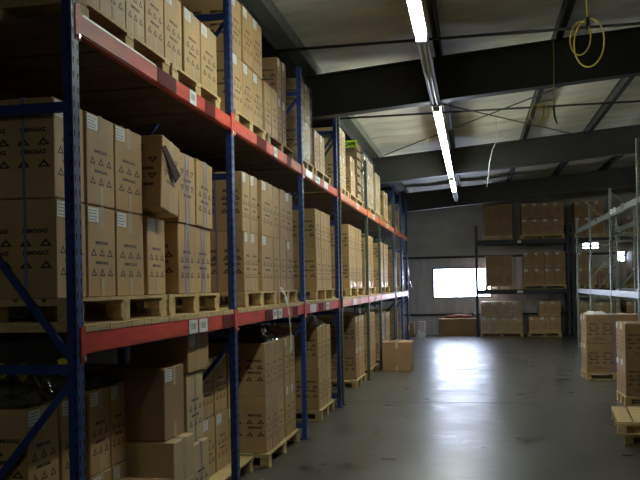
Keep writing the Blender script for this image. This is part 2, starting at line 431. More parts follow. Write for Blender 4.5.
# ------------------------------------------------------------------ fluorescent lights
FX, FZ = -.47, 4.26
def fixture(y0, y1, lit, label, x=FX):
    t = thing('fluorescent_light', label, 'light', (x, (y0+y1)/2, FZ+(.45 if x > 0 else 0)), None, 'strip lights along the aisle')
    L = (y1-y0)/2
    bm = B(); bm_box(bm, -.06, .06, -L, L, .035, .085)
    for q in (-1, 1): bm_box(bm, -.05, .05, q*L-.02*(q > 0), q*L+.02*(q < 0), -.03, .035)
    obj('housing', bm, 'housing', t)
    for q in (-1, 1):
        bm = B(); bm_tube(bm, [(q*.024, -L+.025, 0), (q*.024, L-.025, 0)], .019, 10); obj('tube', bm, 'tube' if lit else 'tube_off', t)
    for q in (-.7, .7):
        bm = B(); bm_tube(bm, [(0, q*L, .085), (0, q*L, zroof(x)-FZ-(.45 if x > 0 else 0))], .005, 6); obj('hanger', bm, 'zinc', t)
fixture(5.5, 7.95, True, 'lit fluorescent strip light nearest the camera, at the top of the picture')
fixture(7.97, 10.9, False, 'unlit grey strip fixture passing under the nearest deep rafter')
fixture(11.2, 13.55, True, 'lit fluorescent strip light just beyond the nearest deep rafter')
fixture(13.57, 15.92, True, 'lit fluorescent strip light in the middle of the unbroken glowing run')
fixture(15.94, 18.3, True, 'lit fluorescent strip light ending the run before the second rafter')
fixture(18.8, 21.2, True, 'small short-looking lit strip light beyond the second rafter')
fixture(21.22, 23.6, False, 'unlit strip fixture at the far end of the light row')
# unseen lamps added: one lights the near faces, two the far end
fixture(-4.6, -2.15, True, 'added fill strip light, unseen above and behind the viewer')
for q, n in ((15.6, 'nearer'), (19.4, 'farther')):
    fixture(q, q+2.45, True, 'added fill strip light, unseen at the right for the far end, %s one' % n, x=6.55)

# ------------------------------------------------------------------ racks
def post_mesh(z1, paint, sx=1, slots=True):
    """origin at floor; aisle face is +X*sx side; channel .055 deep (X), .085 wide (Y)"""
    k = ('post', z1, paint, sx, slots)
    if k in _cache: return _cache[k]
    bm = B()
    bm_box(bm, -.027, .027, -.0425, .0425, 0.0065, z1)
    bmesh.ops.bevel(bm, geom=[e for e in bm.edges if abs(e.verts[0].co.z-e.verts[1].co.z) > 1], offset=.006, segments=2, affect='EDGES')
    if slots:
        z = .12; x = sx*.0276
        while z < z1-.05:
            for y in (-.022, .022):
                a = [(x, y-.005, z), (x, y+.005, z), (x, y+.008, z+.035), (x, y-.008, z+.035)]
                bm_quad(bm, a if sx > 0 else a[::-1], 1)
            # side perforations near the corner on the near face
            bm_quad(bm, [(.012, -.0431, z), (.02, -.0431, z), (.02, -.0431, z+.03), (.012, -.0431, z+.03)], 1)
            z += .076
    me = mesh_from(bm, 'upright', [paint, 'slot']); _cache[k] = me; return me
def rack(name, label, cat, group, xf, xr, ys, z1, paint, beampaint, levels, tops=None, braces=True, footm='darkpaint', conn=True, beamh=.115, rearpaint='sticker_shade_red', decks=()):
    t = thing(name, label, cat, (xf, ys[0], 0), None, group)
    sx = 1 if xf > xr else -1
    X0, Y0 = xf, ys[0]
    fx = -.027*sx; rx = (xr-xf)+.027*sx
    for i, y in enumerate(ys):
        top = tops[i] if tops else z1
        for x in (fx, rx):
            p = link('upright', post_mesh(top, paint, sx if x == fx else -sx), t, (x, y-Y0, 0))
            bm = B(); bm_box(bm, -.06, .06, -.06, .06, 0, .006); obj('foot_plate', bm, footm, p)
        if braces:
            a, b = fx-sx*.03, rx+sx*.03
            zz = [z for z in (.16, 1.43, 2.79, 4.16) if z < top-.1]
            for z in zz:
                bm = B(); bm_bar(bm, (a, 0, z), (b, 0, z), .036, .05); obj('horizontal_brace', bm, paint, t, (0, y-Y0, 0))
            segs = [(a, 1.36, b, .22), (a, 1.49, b, 2.73)]+([(b, 2.85, a, min(4.1, top-.1))] if top > 3.6 else [])
            for (xa, za, xb, zb) in segs:
                bm = B(); bm_bar(bm, (xa, 0, za), (xb, 0, zb), .022, .036); obj('diagonal_brace', bm, paint, t, (0, y-Y0, 0))
    for i in range(len(ys)-1):
        ya, yb = ys[i]+.045-Y0, ys[i+1]-.045-Y0
        for zt in levels:
            for x, sg in ((fx, sx), (rx, -sx)):
                bm = B(); xa = x+sg*.0; 
                bm_box(bm, x-.025, x+.025, ya+.002, yb-.002, zt-beamh, zt)
                bmesh.ops.bevel(bm, geom=[e for e in bm.edges if abs(e.verts[0].co.y-e.verts[1].co.y) > .5], offset=.008, segments=2, affect='EDGES')
                # step along the top where the pallet sits
                bo = obj('beam', bm, beampaint if x == fx else rearpaint, t)  # left rack rear beams get a darker red for the shade there
                if conn:
                    for q in (0, 1):
                        yy = ya if q == 0 else yb
                        bm = B(); xx = x+sg*.0275
                        bm_box(bm, min(xx, xx+sg*.006), max(xx, xx+sg*.006), yy-.045 if q == 0 else yy-.004, yy+.004 if q == 0 else yy+.045, zt-beamh-.04, zt+.03)
                        obj('beam_connector', bm, beampaint, bo)
                        bm = B(); bm_tube(bm, [(xx+sg*.006, yy+(-.02 if q == 0 else .02), zt-beamh-.02), (xx+sg*.016, yy+(-.02 if q == 0 else .02), zt-beamh-.02)], .012, 10)
                        obj('locking_pin', bm, 'zinc', bo)
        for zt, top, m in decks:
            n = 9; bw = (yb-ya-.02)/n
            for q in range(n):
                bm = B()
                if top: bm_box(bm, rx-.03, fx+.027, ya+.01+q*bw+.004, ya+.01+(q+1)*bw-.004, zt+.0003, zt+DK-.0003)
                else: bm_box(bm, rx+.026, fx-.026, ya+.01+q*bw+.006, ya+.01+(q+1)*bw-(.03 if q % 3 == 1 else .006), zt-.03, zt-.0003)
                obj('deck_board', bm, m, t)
    return t
def stickers(rk, x, items, sx=1):
    for (ya, yb, za, zb, m) in items:
        bm = B(); x0 = x+sx*.0; zm = LV[1]-.058 if za > 2.5 else LV[0]-.058; hh = min(zb-za, .1)/2
        if za > 3.32: zm = LV[1]-.008; hh = .006
        za, zb = zm-hh, zm+hh; bm_box(bm, min(x0, x0+sx*.0015), max(x0, x0+sx*.0015), ya, yb, za, zb)
        if m == 'paper':
            n = 5
            for q in range(n):
                yy = ya+(yb-ya)*(.15+.14*q); bm_box(bm, min(x0+sx*.0015, x0+sx*.0018), max(x0+sx*.0015, x0+sx*.0018), yy, yy+(yb-ya)*(.04+.03*(q % 2)), za+(zb-za)*.3, zb-(zb-za)*.25, 1)
        o = obj('beam_sticker', bm, [m, 'ink']); o.parent = rk; o.matrix_parent_inverse = Matrix.Translation(-rk.location)
_ = mat('dark red sticker', (.2, .02, .02), .4)
M['palepink'] = mat('worn pink patch', (.75, .5, .48), .35)
LV = [1.62, 3.295]
DK = .035
A_Y = [3.82, 6.57, 9.42, 11.93]
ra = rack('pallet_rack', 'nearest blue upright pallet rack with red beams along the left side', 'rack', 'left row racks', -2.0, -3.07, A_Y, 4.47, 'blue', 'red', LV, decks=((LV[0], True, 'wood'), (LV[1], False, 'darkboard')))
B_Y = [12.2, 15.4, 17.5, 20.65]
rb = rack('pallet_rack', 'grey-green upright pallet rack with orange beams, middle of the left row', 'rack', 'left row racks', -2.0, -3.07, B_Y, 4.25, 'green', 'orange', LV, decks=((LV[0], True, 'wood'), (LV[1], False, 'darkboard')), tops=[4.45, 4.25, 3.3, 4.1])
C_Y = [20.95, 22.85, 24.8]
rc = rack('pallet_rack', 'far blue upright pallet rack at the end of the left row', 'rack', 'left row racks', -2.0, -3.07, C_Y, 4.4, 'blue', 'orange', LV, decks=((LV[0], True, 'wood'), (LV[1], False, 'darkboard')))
sxx = -1.999
stickers(ra, sxx, [(4.92, 5.25, 3.235, 3.335, 'sticker_shade_red'), (5.52, 5.66, 3.23, 3.34, 'paper'), (5.86, 6.1, 3.235, 3.335, 'sticker_shade_red'), (3.9, 4.9, 3.325, 3.345, 'palepink'),
    (5.42, 5.6, 1.545, 1.655, 'paper'), (5.64, 5.82, 1.545, 1.655, 'paper'), (6.2, 6.5, 1.55, 1.65, 'sticker_shade_red'),
    (7.35, 7.7, 3.235, 3.335, 'sticker_shade_red'), (8.0, 8.14, 3.23, 3.34, 'paper'), (8.6, 8.8, 3.235, 3.335, 'sticker_shade_red'),
    (7.55, 7.83, 1.55, 1.65, 'sticker_shade_red'), (7.85, 8.02, 1.54, 1.655, 'paper'), (8.07, 8.24, 1.54, 1.655, 'paper'), (8.75, 9.0, 1.55, 1.65, 'sticker_shade_red'),
    (9.6, 10.0, 3.24, 3.33, 'palepink'), (10.2, 10.5, 3.24, 3.33, 'paper'), (10.8, 11.1, 3.24, 3.33, 'palepink'),
    (9.7, 10.1, 1.55, 1.65, 'palepink'), (10.3, 10.6, 1.55, 1.65, 'sticker_shade_red'), (10.8, 11.05, 1.55, 1.65, 'paper')])
stickers(rb, sxx, [(13.9, 14.2, 3.23, 3.34, 'paper'), (16.2, 16.5, 3.23, 3.34, 'paper'), (18.8, 19.2, 3.23, 3.34, 'paper'), (13.3, 13.7, 1.54, 1.65, 'palepink'), (16.3, 16.6, 1.54, 1.65, 'paper')])

# ------------------------------------------------------------------ left row loads
ORD = ['first', 'second', 'third', 'fourth', 'fifth', 'sixth', 'seventh', 'eighth', 'ninth', 'tenth']
BAYS = {'A1': 'nearest bay of blue rack', 'A2': 'second bay of blue rack', 'A3': 'third bay of blue rack', 'B1': 'first green-post bay', 'B2': 'narrow second green-post bay', 'B3': 'third green-post bay', 'C1': 'first bay of far blue rack', 'C2': 'last bay of far blue rack'}
LEVN = {0: 'floor level', 1: 'middle shelf', 2: 'top shelf'}
GRP = {0: 'cartons on the floor level of the left racks', 1: 'cartons on the middle shelf of the left racks', 2: 'cartons on the top shelf of the left racks'}
ZB = {0: .1435, 1: LV[0]+DK+.1435, 2: LV[1]+.1435}
cnt = {}
def col(bay, lev, y0, y1, hs=(.535, .535), xf=-2.1, d=.93, z=None, **kw):
    k = (bay, lev); n = cnt.get(k, 0); cnt[k] = n+1
    zz = ZB[lev] if z is None else z
    g = .006
    for i, h in enumerate(hs):
        tier = '' if len(hs) == 1 else ('lower', 'upper', 'top')[i]+' '
        if len(hs) == 3: tier = ('bottom ', 'middle ', 'top ')[i]
        desc = '%scarton, %s along from the near end, %s, %s' % (tier, ORD[n], LEVN[lev], BAYS[bay])
        w = y1-y0-g
        k2 = dict(kw)
        j = random.uniform(-.008, .008) if i else 0
        carton(w, d, h-.004, (xf-d/2+j+random.uniform(-.006, 0), (y0+y1)/2, zz), desc.strip(), GRP[lev], **k2)
        zz += h
Y = aisle_y
# middle shelf, nearest bay
X1 = -2.15
for a, b in ((57.5, 87.5), (89, 117), (118, 145)): col('A1', 1, Y(a, X1), Y(b, X1), xf=X1, straps=((.29, 'Y'),) if a < 60 else ())
yT = Y(146, X1)
def special(w, d, h, loc, label, rot, **kw): return carton(w, d, h, loc, label, kw.pop('group'), rot=rot, **kw)
special(.36, .85, .53, (X1-.425-.02, yT+.22, ZB[1]+.002), 'carton with crushed lower corner on middle shelf, under the tipped-over open carton', (0, 0, .05), group=GRP[1])
tt = special(.355, .8, .5, (-2.055-.4, yT+.20, ZB[1]+.57), 'tipped upside-down open carton with loose flap, on middle shelf beside two strapped stacks', (radians(-7), 0, radians(1.5)), group=GRP[1], flip=True, lab=False)
fl = B(); fp = [(-2.05, 5.10, 2.80), (-2.05, 5.17, 2.82), (-2.03, 5.39, 2.64), (-2.03, 5.30, 2.58)]
va = [fl.verts.new(p) for p in fp]; vb = [fl.verts.new((p[0]-.006, p[1], p[2])) for p in fp]
fl.faces.new(va); fl.faces.new(vb[::-1])
for q in range(4): fl.faces.new((va[q], vb[q], vb[(q+1) % 4], va[(q+1) % 4]))
fo = obj('open_flap', fl, 'inside', tt)
fo.matrix_parent_inverse = (Matrix.Translation(tt.location) @ tt.rotation_euler.to_matrix().to_4x4()).inverted()
ys1 = (Y(178, X1), Y(196, X1), Y(216.5, X1))
lowr = ('strapped')
for i, (a, b) in enumerate(((ys1[0]+.02, ys1[1]-.01), (ys1[1]+.01, ys1[1]+.40))):
    nm = ('first', 'second')[i]
    carton(b-a, .9, .53, (X1-.45-.01*i, (a+b)/2, ZB[1]), 'lower blue-strapped carton of the %s strapped stack, nearest bay middle shelf' % nm, GRP[1], lab=False, straps=((-.04, 'X'), (.03, 'X')))
    carton(b-a, .9, .53, (X1-.44, (a+b)/2+.0, ZB[1]+.534+.0), 'upper blue-strapped carton of the %s strapped stack, nearest bay middle shelf' % nm, GRP[1], rot=(radians(0 if i == 0 else -2.5), 0, 0), lab=False, straps=((-.03, 'X'), (.04, 'X')), flip=(i == 0))
# middle shelf, bay 2
X2 = -2.1
for n, (a, b) in enumerate(((245, 252.5), (252.8, 260), (263, 274), (275.5, 281.3), (281.5, 287), (288.5, 295.3))):
    col('A2', 1, Y(a, X2), Y(b, X2), (.57, .56), xf=X2-.01*(n % 2), lab=n not in (3, 4), straps=((.2, 'Y'), (.38, 'Y')) if n == 0 else (((0., 'X'),) if n in (3, 4) else ()))
for a, b in ((317, 322), (322.3, 327), (327.3, 332)): col('A3', 1, Y(a, X2), Y(b, X2), (.56, .54), lab=False)
# top shelf
for a, b in ((84, 105), (105.3, 131), (131.3, 150), (150.3, 169), (169.5, 187), (189, 205), (205.3, 221)):
    col('A1', 2, Y(a, X2), Y(b, X2), (.535,), xf=X2+(.0 if a < 169 else -.0), material='card_pale' if a < 140 else 'card')
for a, b in ((236, 246.5), (246.8, 256.5), (256.8, 266)): col('A2', 2, Y(a, X2), Y(b, X2))
for a, b in ((268.5, 274.5), (275, 281)): col('A2', 2, Y(a, X2), Y(b, X2), (.55,), lab=False)
for a, b in ((281.5, 285.3), (285.6, 289.5)): col('A2', 2, Y(a, -2.15), Y(b, -2.15), (.56, .46), xf=-2.15, material='card_dark')
for a, b in ((303, 307.8), (308, 313)): col('A3', 2, Y(a, X2), Y(b, X2), (.535, .48))
for a, b in ((317, 322), (322.3, 327)): col('A3', 2, Y(a, X2), Y(b, X2), (.54,))
# floor level
X0 = -2.35
for a, b in ((24.5, 57), (58, 83), (88, 109), (109.5, 125)): col('A1', 0, Y(a, X0), Y(b, X0), xf=X0, d=.7)
carton(.38, .93, .5, (-2.1-.465, 5.375, .79), 'dark carton with blank near side, hanging over the pale cartons on floor level', GRP[0], material='card_dark', style='plain', lab=True)
carton(.4, .8, .3, (-2.03-.4, 5.365, .485), 'pale half-height carton under the dark overhanging carton, floor level', GRP[0], material='card_pale', style='plain', lab=False)
carton(.4, .9, .34, (-2.03-.45, 5.365, .144), 'bottom pale carton under the half-height one, floor level near pallet', GRP[0], material='card_pale', style='plain', lab=False)
carton(.36, .9, .53, (-2.06-.45, 5.80, .144), 'lower pale blue-strapped carton beside the second blue upright, floor level', GRP[0], material='card_pale', lab=False, straps=((0., 'X'),))
carton(.36, .9, .53, (-2.1-.45, 5.80, .676), 'upper pale blue-strapped carton under the carton lying on its side', GRP[0], material='card_pale', lab=False, straps=((0., 'X'),))
carton(.46, .46, .29, (-2.08-.23, 5.84, 1.212), 'flat carton lying across the strapped stack just under the red beam', GRP[0], lab=True, style='plain')
for a, b in ((200.5, 213), (213.5, 226), (226.5, 233)): col('A2', 0, Y(a, X0), Y(b, X0), xf=X0, d=.68)
for n, (a, b) in enumerate(((264, 270), (270.3, 276), (276.3, 282), (284, 289), (289.3, 294))): col('A2', 0, Y(a, X2), Y(b, X2), (.57, .55), straps=((0., 'X'),) if n < 2 else (), lab=n > 2)
for a, b in ((317.5, 321.5), (321.8, 325.5), (325.8, 329.5)): col('A3', 0, Y(a, X2), Y(b, X2), (.57, .56), lab=False)
for a, b in ((355, 358), (358.2, 361), (361.2, 363.4)): col('B1', 0, Y(a, X2), Y(b, X2), (.57, .56), material='card_dark' if a < 356 else 'card')
# further bays, middle shelf
for a, b in ((350, 353.4), (353.6, 356.8), (357.2, 360), (360.2, 362.7)): col('B1', 1, Y(a, X2), Y(b, X2), (.56, .54), lab=False)
for a in (15.7, 16.15, 16.6): col('B2', 1, a, a+.42, (.56, .5), lab=False)
for a in (18.1, 18.52, 19.1, 19.52): col('B3', 1, a, a+.4, (.53, .5), lab=False)
for a in (15.8, 16.25, 16.7): col('B2', 0, a, a+.42, (.56, .56), lab=False)
for a in (18.0, 18.45, 19.2, 19.65): col('B3', 0, a, a+.42, (.53, .5), lab=True)
for a in (21.3, 21.75): col('C1', 0, a, a+.42, (.5, .5)); col('C1', 1, a, a+.42, (.5, .5), lab=False); col('C1', 2, a, a+.42, (.5,))
for a in (23.3, 23.75): col('C2', 0, a, a+.42, (.5, .5)); col('C2', 1, a, a+.42, (.5, .5)); col('C2', 2, a, a+.42, (.5, .3), lab=False)
# further bays, top shelf
for a, b in ((342, 345), (345.2, 348)): col('B1', 2, Y(a, X2), Y(b, X2), (.54, .44), material='card_pale')
for a, b in ((353, 357.3),): col('B1', 2, Y(a, X2), Y(b, X2), (.44, .26))
for a in (15.7, 16.1, 16.5, 16.9): col('B2', 2, a, a+.38, (.5, .5), material='card_pale')
for a in (17.68, 18.1): col('B3', 2, a, a+.4, (.52, .38), material='card_pale')
for a in (19.3, 19.75): col('B3', 2, a, a+.4, (.38, .3))

carton(.34, .36, .6, (-2.14, 4.78, 0), 'low plain brown carton on the floor in front of the nearest floor level cartons', GRP[0], material='card_dark', style='plain', lab=False)
# pallets of the left row
def pal(bay, lev, y0, y1, which='', xf=None, material='wood'):
    z = {0: 0, 1: LV[0]+DK, 2: LV[1]}[lev]
    xf = -2.07 if xf is None else xf
    w = (which+' ') if which else ''
    pallet(xf-1.0, xf, y0, y1, z+.0002, '%spale wooden pallet under the cartons, %s, %s' % (w, LEVN[lev], BAYS[bay]), 'pallets in the left racks', material=material)
pal('A1', 1, 3.88, 5.2, 'nearer'); pal('A1', 1, 5.23, 6.36, 'farther')
pal('A2', 1, 7.1, 8.33, 'nearer'); pal('A2', 1, 8.35, 9.36, 'farther')
pal('A3', 1, 10.5, 11.85)
pal('A1', 2, 4.0, 5.33, 'nearer'); pal('A1', 2, 5.37, 6.48, 'farther')
pal('A2', 2, 6.9, 7.97, 'nearer'); pal('A2', 2, 8.05, 9.33, 'farther', material='oldwood')
pal('A3', 2, 9.66, 10.5, 'nearer'); pal('A3', 2, 10.6, 11.75, 'farther')
pal('A1', 0, 3.88, 5.04, 'nearer', xf=-2.2); pal('A1', 0, 5.06, 6.15, 'farther', xf=-2.04)
pal('A2', 0, 6.65, 7.75, 'nearer', xf=-2.2); pal('A2', 0, 7.85, 9.33, 'farther')
pal('A3', 0, 10.7, 11.75)
pal('B1', 1, 13.5, 15.3); pal('B1', 0, 14.1, 15.3); pal('B1', 2, 12.7, 13.55, 'nearer'); pal('B1', 2, 13.65, 15.33, 'farther')
pal('B2', 1, 15.6, 17.1); pal('B2', 0, 15.6, 17.2); pal('B2', 2, 15.6, 17.35)
pal('B3', 1, 18.0, 20.0); pal('B3', 0, 17.9, 20.2); pal('B3', 2, 17.63, 18.6, 'nearer'); pal('B3', 2, 19.2, 20.3, 'farther')
for l in (0, 1, 2): pal('C1', l, 21.2, 22.3); pal('C2', l, 23.2, 24.3)

# wooden crate with a yellow-green card high on the top shelf
t = thing('slatted_crate', 'brown slatted crate with a yellow-green card on the top shelf, first green-post bay', 'crate', (-2.55, 15.0, ZB[2]))
bm = B()
for q in range(7): bm_box(bm, -.44, .44, -.25, -.235, .02+q*.155, .12+q*.155); bm_box(bm, -.44, .44, .235, .25, .02+q*.155, .12+q*.155); bm_box(bm, .44, .455, -.25, .25, .02+q*.155, .12+q*.155); bm_box(bm, -.455, -.44, -.25, .25, .02+q*.155, .12+q*.155)
obj('slats', bm, 'oldwood', t)
for sx in (-1, 1):
    for sy in (-1, 1): bm = B(); bm_box(bm, sx*.415-.022, sx*.415+.022, sy*.21-.022, sy*.21+.022, 0, 1.12); obj('corner_post', bm, 'oldwood', t)
bm = B(); bm_box(bm, .19, .45, -.262, -.256, .97, 1.1); put_text(bm, CAFE, (.32, -.2632, 1.035), (1, 0, 0), (0, 0, 1), .22, .07, (0, -1, 0))
sg = obj('card', bm, ['signgreen', 'ink'], t); sg['label'] = 'yellow-green card with black letters'

# stretch film shells
def shell(name, x0, x1, y0, y1, z0, z1, label, group=None, seed=0, amp=.012, top=True):
    bm = B(); n = 8
    def P(x, y, z):
        v = noise.noise_vector(Vector((x*5+seed, y*5, z*4)))*amp; return Vector((x, y, z))+Vector((abs(v.x) if x > (x0+x1)/2 else -abs(v.x), abs(v.y) if y > (y0+y1)/2 else -abs(v.y), v.z if z > z0+.01 and not top else 0))
    per = [(x0, y0)]+[(x0+(x1-x0)*i/n, y0) for i in range(1, n+1)]+[(x1, y0+(y1-y0)*i/n) for i in range(1, n+1)]+[(x1-(x1-x0)*i/n, y1) for i in range(1, n+1)]+[(x0, y1-(y1-y0)*i/n) for i in range(1, n)]
    rows = [[bm.verts.new(P(x, y, z0+(z1-z0)*j/12)) for x, y in per] for j in range(13)]
    for a, b in zip(rows, rows[1:]):
        for i in range(len(per)):
            f = bm.faces.new((a[i], a[(i+1) % len(per)], b[(i+1) % len(per)], b[i])); f.smooth = True
    return tag(obj(name, bm, 'film'), label, 'plastic film', group)
G = 'stretch film wraps'
shell('stretch_film', -3.05, -2.08, Y(303, X2)-.02, Y(313, X2)+.02, ZB[2], ZB[2]+1.02, 'clear stretch film around the top shelf stack, third bay of blue rack', G, 1)
shell('stretch_film', -3.05, -2.08, 15.67, 17.32, ZB[2], ZB[2]+1.02, 'whitish stretch film around the tall top shelf stack, narrow second green-post bay', G, 2)
shell('stretch_film', -3.05, -2.07, 17.97, 18.95, ZB[0], ZB[0]+1.06, 'stretch film around the floor level stack, third green-post bay', G, 3)
shell('stretch_film', -3.05, -2.07, 23.27, 24.2, ZB[1], ZB[1]+1.06, 'bright stretch film around the middle shelf stack, last bay of far blue rack', G, 4)
shell('stretch_film', -3.05, -2.07, 23.27, 24.2, ZB[0], ZB[0]+1.06, 'bright stretch film around the floor level stack, last bay of far blue rack', G, 5)

# hanging strips of film
def ribbon(pts, w, label, seed=0, name='film_strip', m='film'):
    bm = B(); L = []; R = []
    P = [Vector(p) for p in pts]; Q = []
    for a, b in zip(P, P[1:]):
        for i in range(6): Q.append(a.lerp(b, i/6))
    Q.append(P[-1])
    for i, p in enumerate(Q):
        n = noise.noise_vector(Vector((seed, i*.35, 0)))
        ww = w*(.6+.6*abs(n.x)); d = Vector((n.y*.5, 1, n.z*.3)).normalized()
        p = p+Vector((n.x, n.y, 0))*.012
        L.append([bm.verts.new(p-d*ww/2+Vector((.008, 0, 0))), bm.verts.new(p), bm.verts.new(p+d*ww/2+Vector((.01, 0, 0)))])
    for a, b in zip(L, L[1:]):
        for k in range(2): f = bm.faces.new((a[k], a[k+1], b[k+1], b[k])); f.smooth = True
    return tag(obj(name, bm, m), label, 'plastic film', 'loose strips of film')
M['filmwhite'] = mat('cloudy white film', (.8, .8, .82), .25, spec=.7)
ribbon([(-2.04, 8.3, 1.84), (-1.975, 8.32, 1.72), (-1.96, 8.42, 1.5), (-1.965, 8.46, 1.3), (-1.97, 8.4, 1.12)], .085, 'cloudy film strip hanging over the lower red beam in second blue bay', 1, m='filmwhite')
ribbon([(-2.03, 13.7, 1.9), (-1.96, 13.75, 1.7), (-1.955, 13.8, 1.45), (-1.96, 13.8, 1.25)], .09, 'cloudy film strip hanging over the middle beam of the first green-post bay', 3, m='filmwhite')
ribbon([(-1.96, 23.9, 2.75), (-1.93, 24.0, 2.3), (-1.9, 24.2, 1.95), (-1.86, 24.4, 1.74)], .14, 'white film tail at the far end of the left row, middle shelf', 5, m='filmwhite')
ribbon([(-1.95, 24.0, 1.5), (-1.92, 24.2, 1.25), (-1.95, 24.2, .8), (-1.95, 24.2, .35)], .14, 'white film tail at the far end of the left row, below the lower beam', 7, m='filmwhite')

# crumpled heaps
def heap(name, x0, x1, y0, y1, z, h, label, m, seed, res=26, cat='plastic wrap'):
    bm = B(); n = res; top = []
    for i in range(n+1):
        r = []
        for j in range(n+1):
            u, v = i/n, j/n; e = min(1, 6*min(u, 1-u))*min(1, 6*min(v, 1-v))
            p = Vector((x0+(x1-x0)*u, y0+(y1-y0)*v, 0))
            q = noise.noise(Vector((p.x*7+seed, p.y*7, 0)))*.5+noise.noise(Vector((p.x*19+seed, p.y*19, 3)))*.35
            r.append(bm.verts.new((p.x+noise.noise(p*11)*.02, p.y+noise.noise(p*13)*.02, z+.002+max(0, e*h*(.55+q)))))
        top.append(r)
    for i in range(n):
        for j in range(n): f = bm.faces.new((top[i][j], top[i+1][j], top[i+1][j+1], top[i][j+1]))
    bot = [top[i][0] for i in range(n+1)]+[top[n][j] for j in range(1, n+1)]+[top[i][n] for i in range(n-1, -1, -1)]+[top[0][j] for j in range(n-1, 0, -1)]
    bm.faces.new(bot[::-1])
    return tag(obj(name, bm, m), label, cat, 'crumpled plastic left on cartons')
zt0 = ZB[0]+1.07
hp = heap('plastic_heap', -2.98, -2.37, 3.92, 4.55, zt0, .2, 'crumpled black plastic with yellow scraps on the nearest floor level cartons', 'blackplastic', 2)
for i, (x, y, s) in enumerate(((-2.44, 4.0, .04), (-2.40, 4.36, .035), (-2.6, 4.05, .04), (-2.41, 4.48, .03))):
    bm = B()
    ring = [bm.verts.new((x+s*cos(a)*(1+.3*sin(3*a)), y+s*sin(a)*.6, zt0+.19+.03*sin(2*a+i))) for a in [k*pi/5 for k in range(10)]]
    c0 = bm.verts.new((x, y, zt0+.23)); c1 = bm.verts.new((x, y, zt0+.12))
    for k in range(10): bm.faces.new((ring[k], ring[(k+1) % 10], c0)); bm.faces.new((ring[(k+1) % 10], ring[k], c1))
    obj('yellow_scrap', bm, 'yellowplastic', hp)
heap('plastic_heap', -2.98, -2.36, 4.6, 5.1, zt0, .1, 'dull dark film heap lying on the floor level cartons right of the first upright', 'blackplastic', 5)
heap('plastic_heap', -2.8, -2.12, 7.95, 8.75, ZB[0]+1.12, .24, 'shiny black film bundle on the floor level cartons of second blue bay', 'blackplastic', 9)
heap('plastic_heap', -2.8, -2.12, 10.8, 11.6, ZB[0]+1.13, .17, 'whitish film bundle on the floor level cartons of third blue bay', 'filmwhite', 12)
heap('plastic_heap', -2.5, -2.1, 5.32, 5.68, ZB[2]+.536, .09, 'crumpled clear film on a top shelf carton near the first pallet gap', 'filmwhite', 15, 16)
heap('plastic_heap', -2.02, -1.9, 7.02, 7.3, .0, .07, 'small crumpled white film scrap on the floor beside the second blue upright', 'filmwhite', 18, 12)
heap('plastic_heap', -2.02, -1.93, 4.95, 5.1, .0, .05, 'small film scrap on the floor by the pale cartons', 'filmwhite', 21, 10)
# rear overhead pallet and strap seen at top left corner
# lone carton on the floor
carton(.62, .75, .62, (-1.63, 17.3, 0), 'wide unprinted carton standing alone on the aisle floor by the left row', 'loose cartons on the floor', rot=(0, 0, -pi/2), style='plain', material='card_dark', lab=False)

# ------------------------------------------------------------------ end racks (across the far wall)
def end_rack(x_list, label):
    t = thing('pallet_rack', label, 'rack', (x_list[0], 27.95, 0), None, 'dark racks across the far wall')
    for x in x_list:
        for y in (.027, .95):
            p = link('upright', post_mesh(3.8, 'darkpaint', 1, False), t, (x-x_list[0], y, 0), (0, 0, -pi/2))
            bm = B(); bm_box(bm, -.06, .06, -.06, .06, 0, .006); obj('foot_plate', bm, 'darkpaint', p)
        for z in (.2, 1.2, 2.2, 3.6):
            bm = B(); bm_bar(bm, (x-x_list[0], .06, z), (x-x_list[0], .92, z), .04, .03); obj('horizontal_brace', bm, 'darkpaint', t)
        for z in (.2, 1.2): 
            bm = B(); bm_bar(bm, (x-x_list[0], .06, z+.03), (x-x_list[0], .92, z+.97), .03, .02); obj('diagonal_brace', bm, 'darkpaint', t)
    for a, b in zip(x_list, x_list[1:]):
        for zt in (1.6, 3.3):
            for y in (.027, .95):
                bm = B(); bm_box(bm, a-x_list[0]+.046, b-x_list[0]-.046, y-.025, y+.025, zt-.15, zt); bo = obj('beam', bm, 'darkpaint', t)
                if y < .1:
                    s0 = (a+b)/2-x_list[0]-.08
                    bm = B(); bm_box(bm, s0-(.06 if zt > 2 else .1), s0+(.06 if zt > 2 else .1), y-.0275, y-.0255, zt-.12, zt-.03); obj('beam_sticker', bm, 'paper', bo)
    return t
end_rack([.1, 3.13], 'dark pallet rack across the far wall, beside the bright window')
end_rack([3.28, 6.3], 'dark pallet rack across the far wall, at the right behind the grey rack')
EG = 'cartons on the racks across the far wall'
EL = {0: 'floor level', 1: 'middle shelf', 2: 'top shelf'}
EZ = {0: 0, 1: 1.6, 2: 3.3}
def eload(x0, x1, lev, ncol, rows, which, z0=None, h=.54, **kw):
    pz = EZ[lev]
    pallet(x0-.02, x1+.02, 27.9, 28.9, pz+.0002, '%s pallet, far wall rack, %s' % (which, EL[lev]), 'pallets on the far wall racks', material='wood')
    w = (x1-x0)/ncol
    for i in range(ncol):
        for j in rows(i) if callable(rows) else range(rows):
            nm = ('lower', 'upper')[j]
            kw.setdefault('material', 'card_dark') if lev else None  # darker card on raised shelves stands in for dimmer light there
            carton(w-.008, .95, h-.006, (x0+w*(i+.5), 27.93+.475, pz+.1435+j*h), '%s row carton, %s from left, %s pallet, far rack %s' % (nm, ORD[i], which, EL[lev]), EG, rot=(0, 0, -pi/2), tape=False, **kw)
eload(.36, 1.31, 2, 3, 2, 'leftmost', lab=False, material='card_dark'); eload(1.62, 3.0, 2, 4, 2, 'middle')
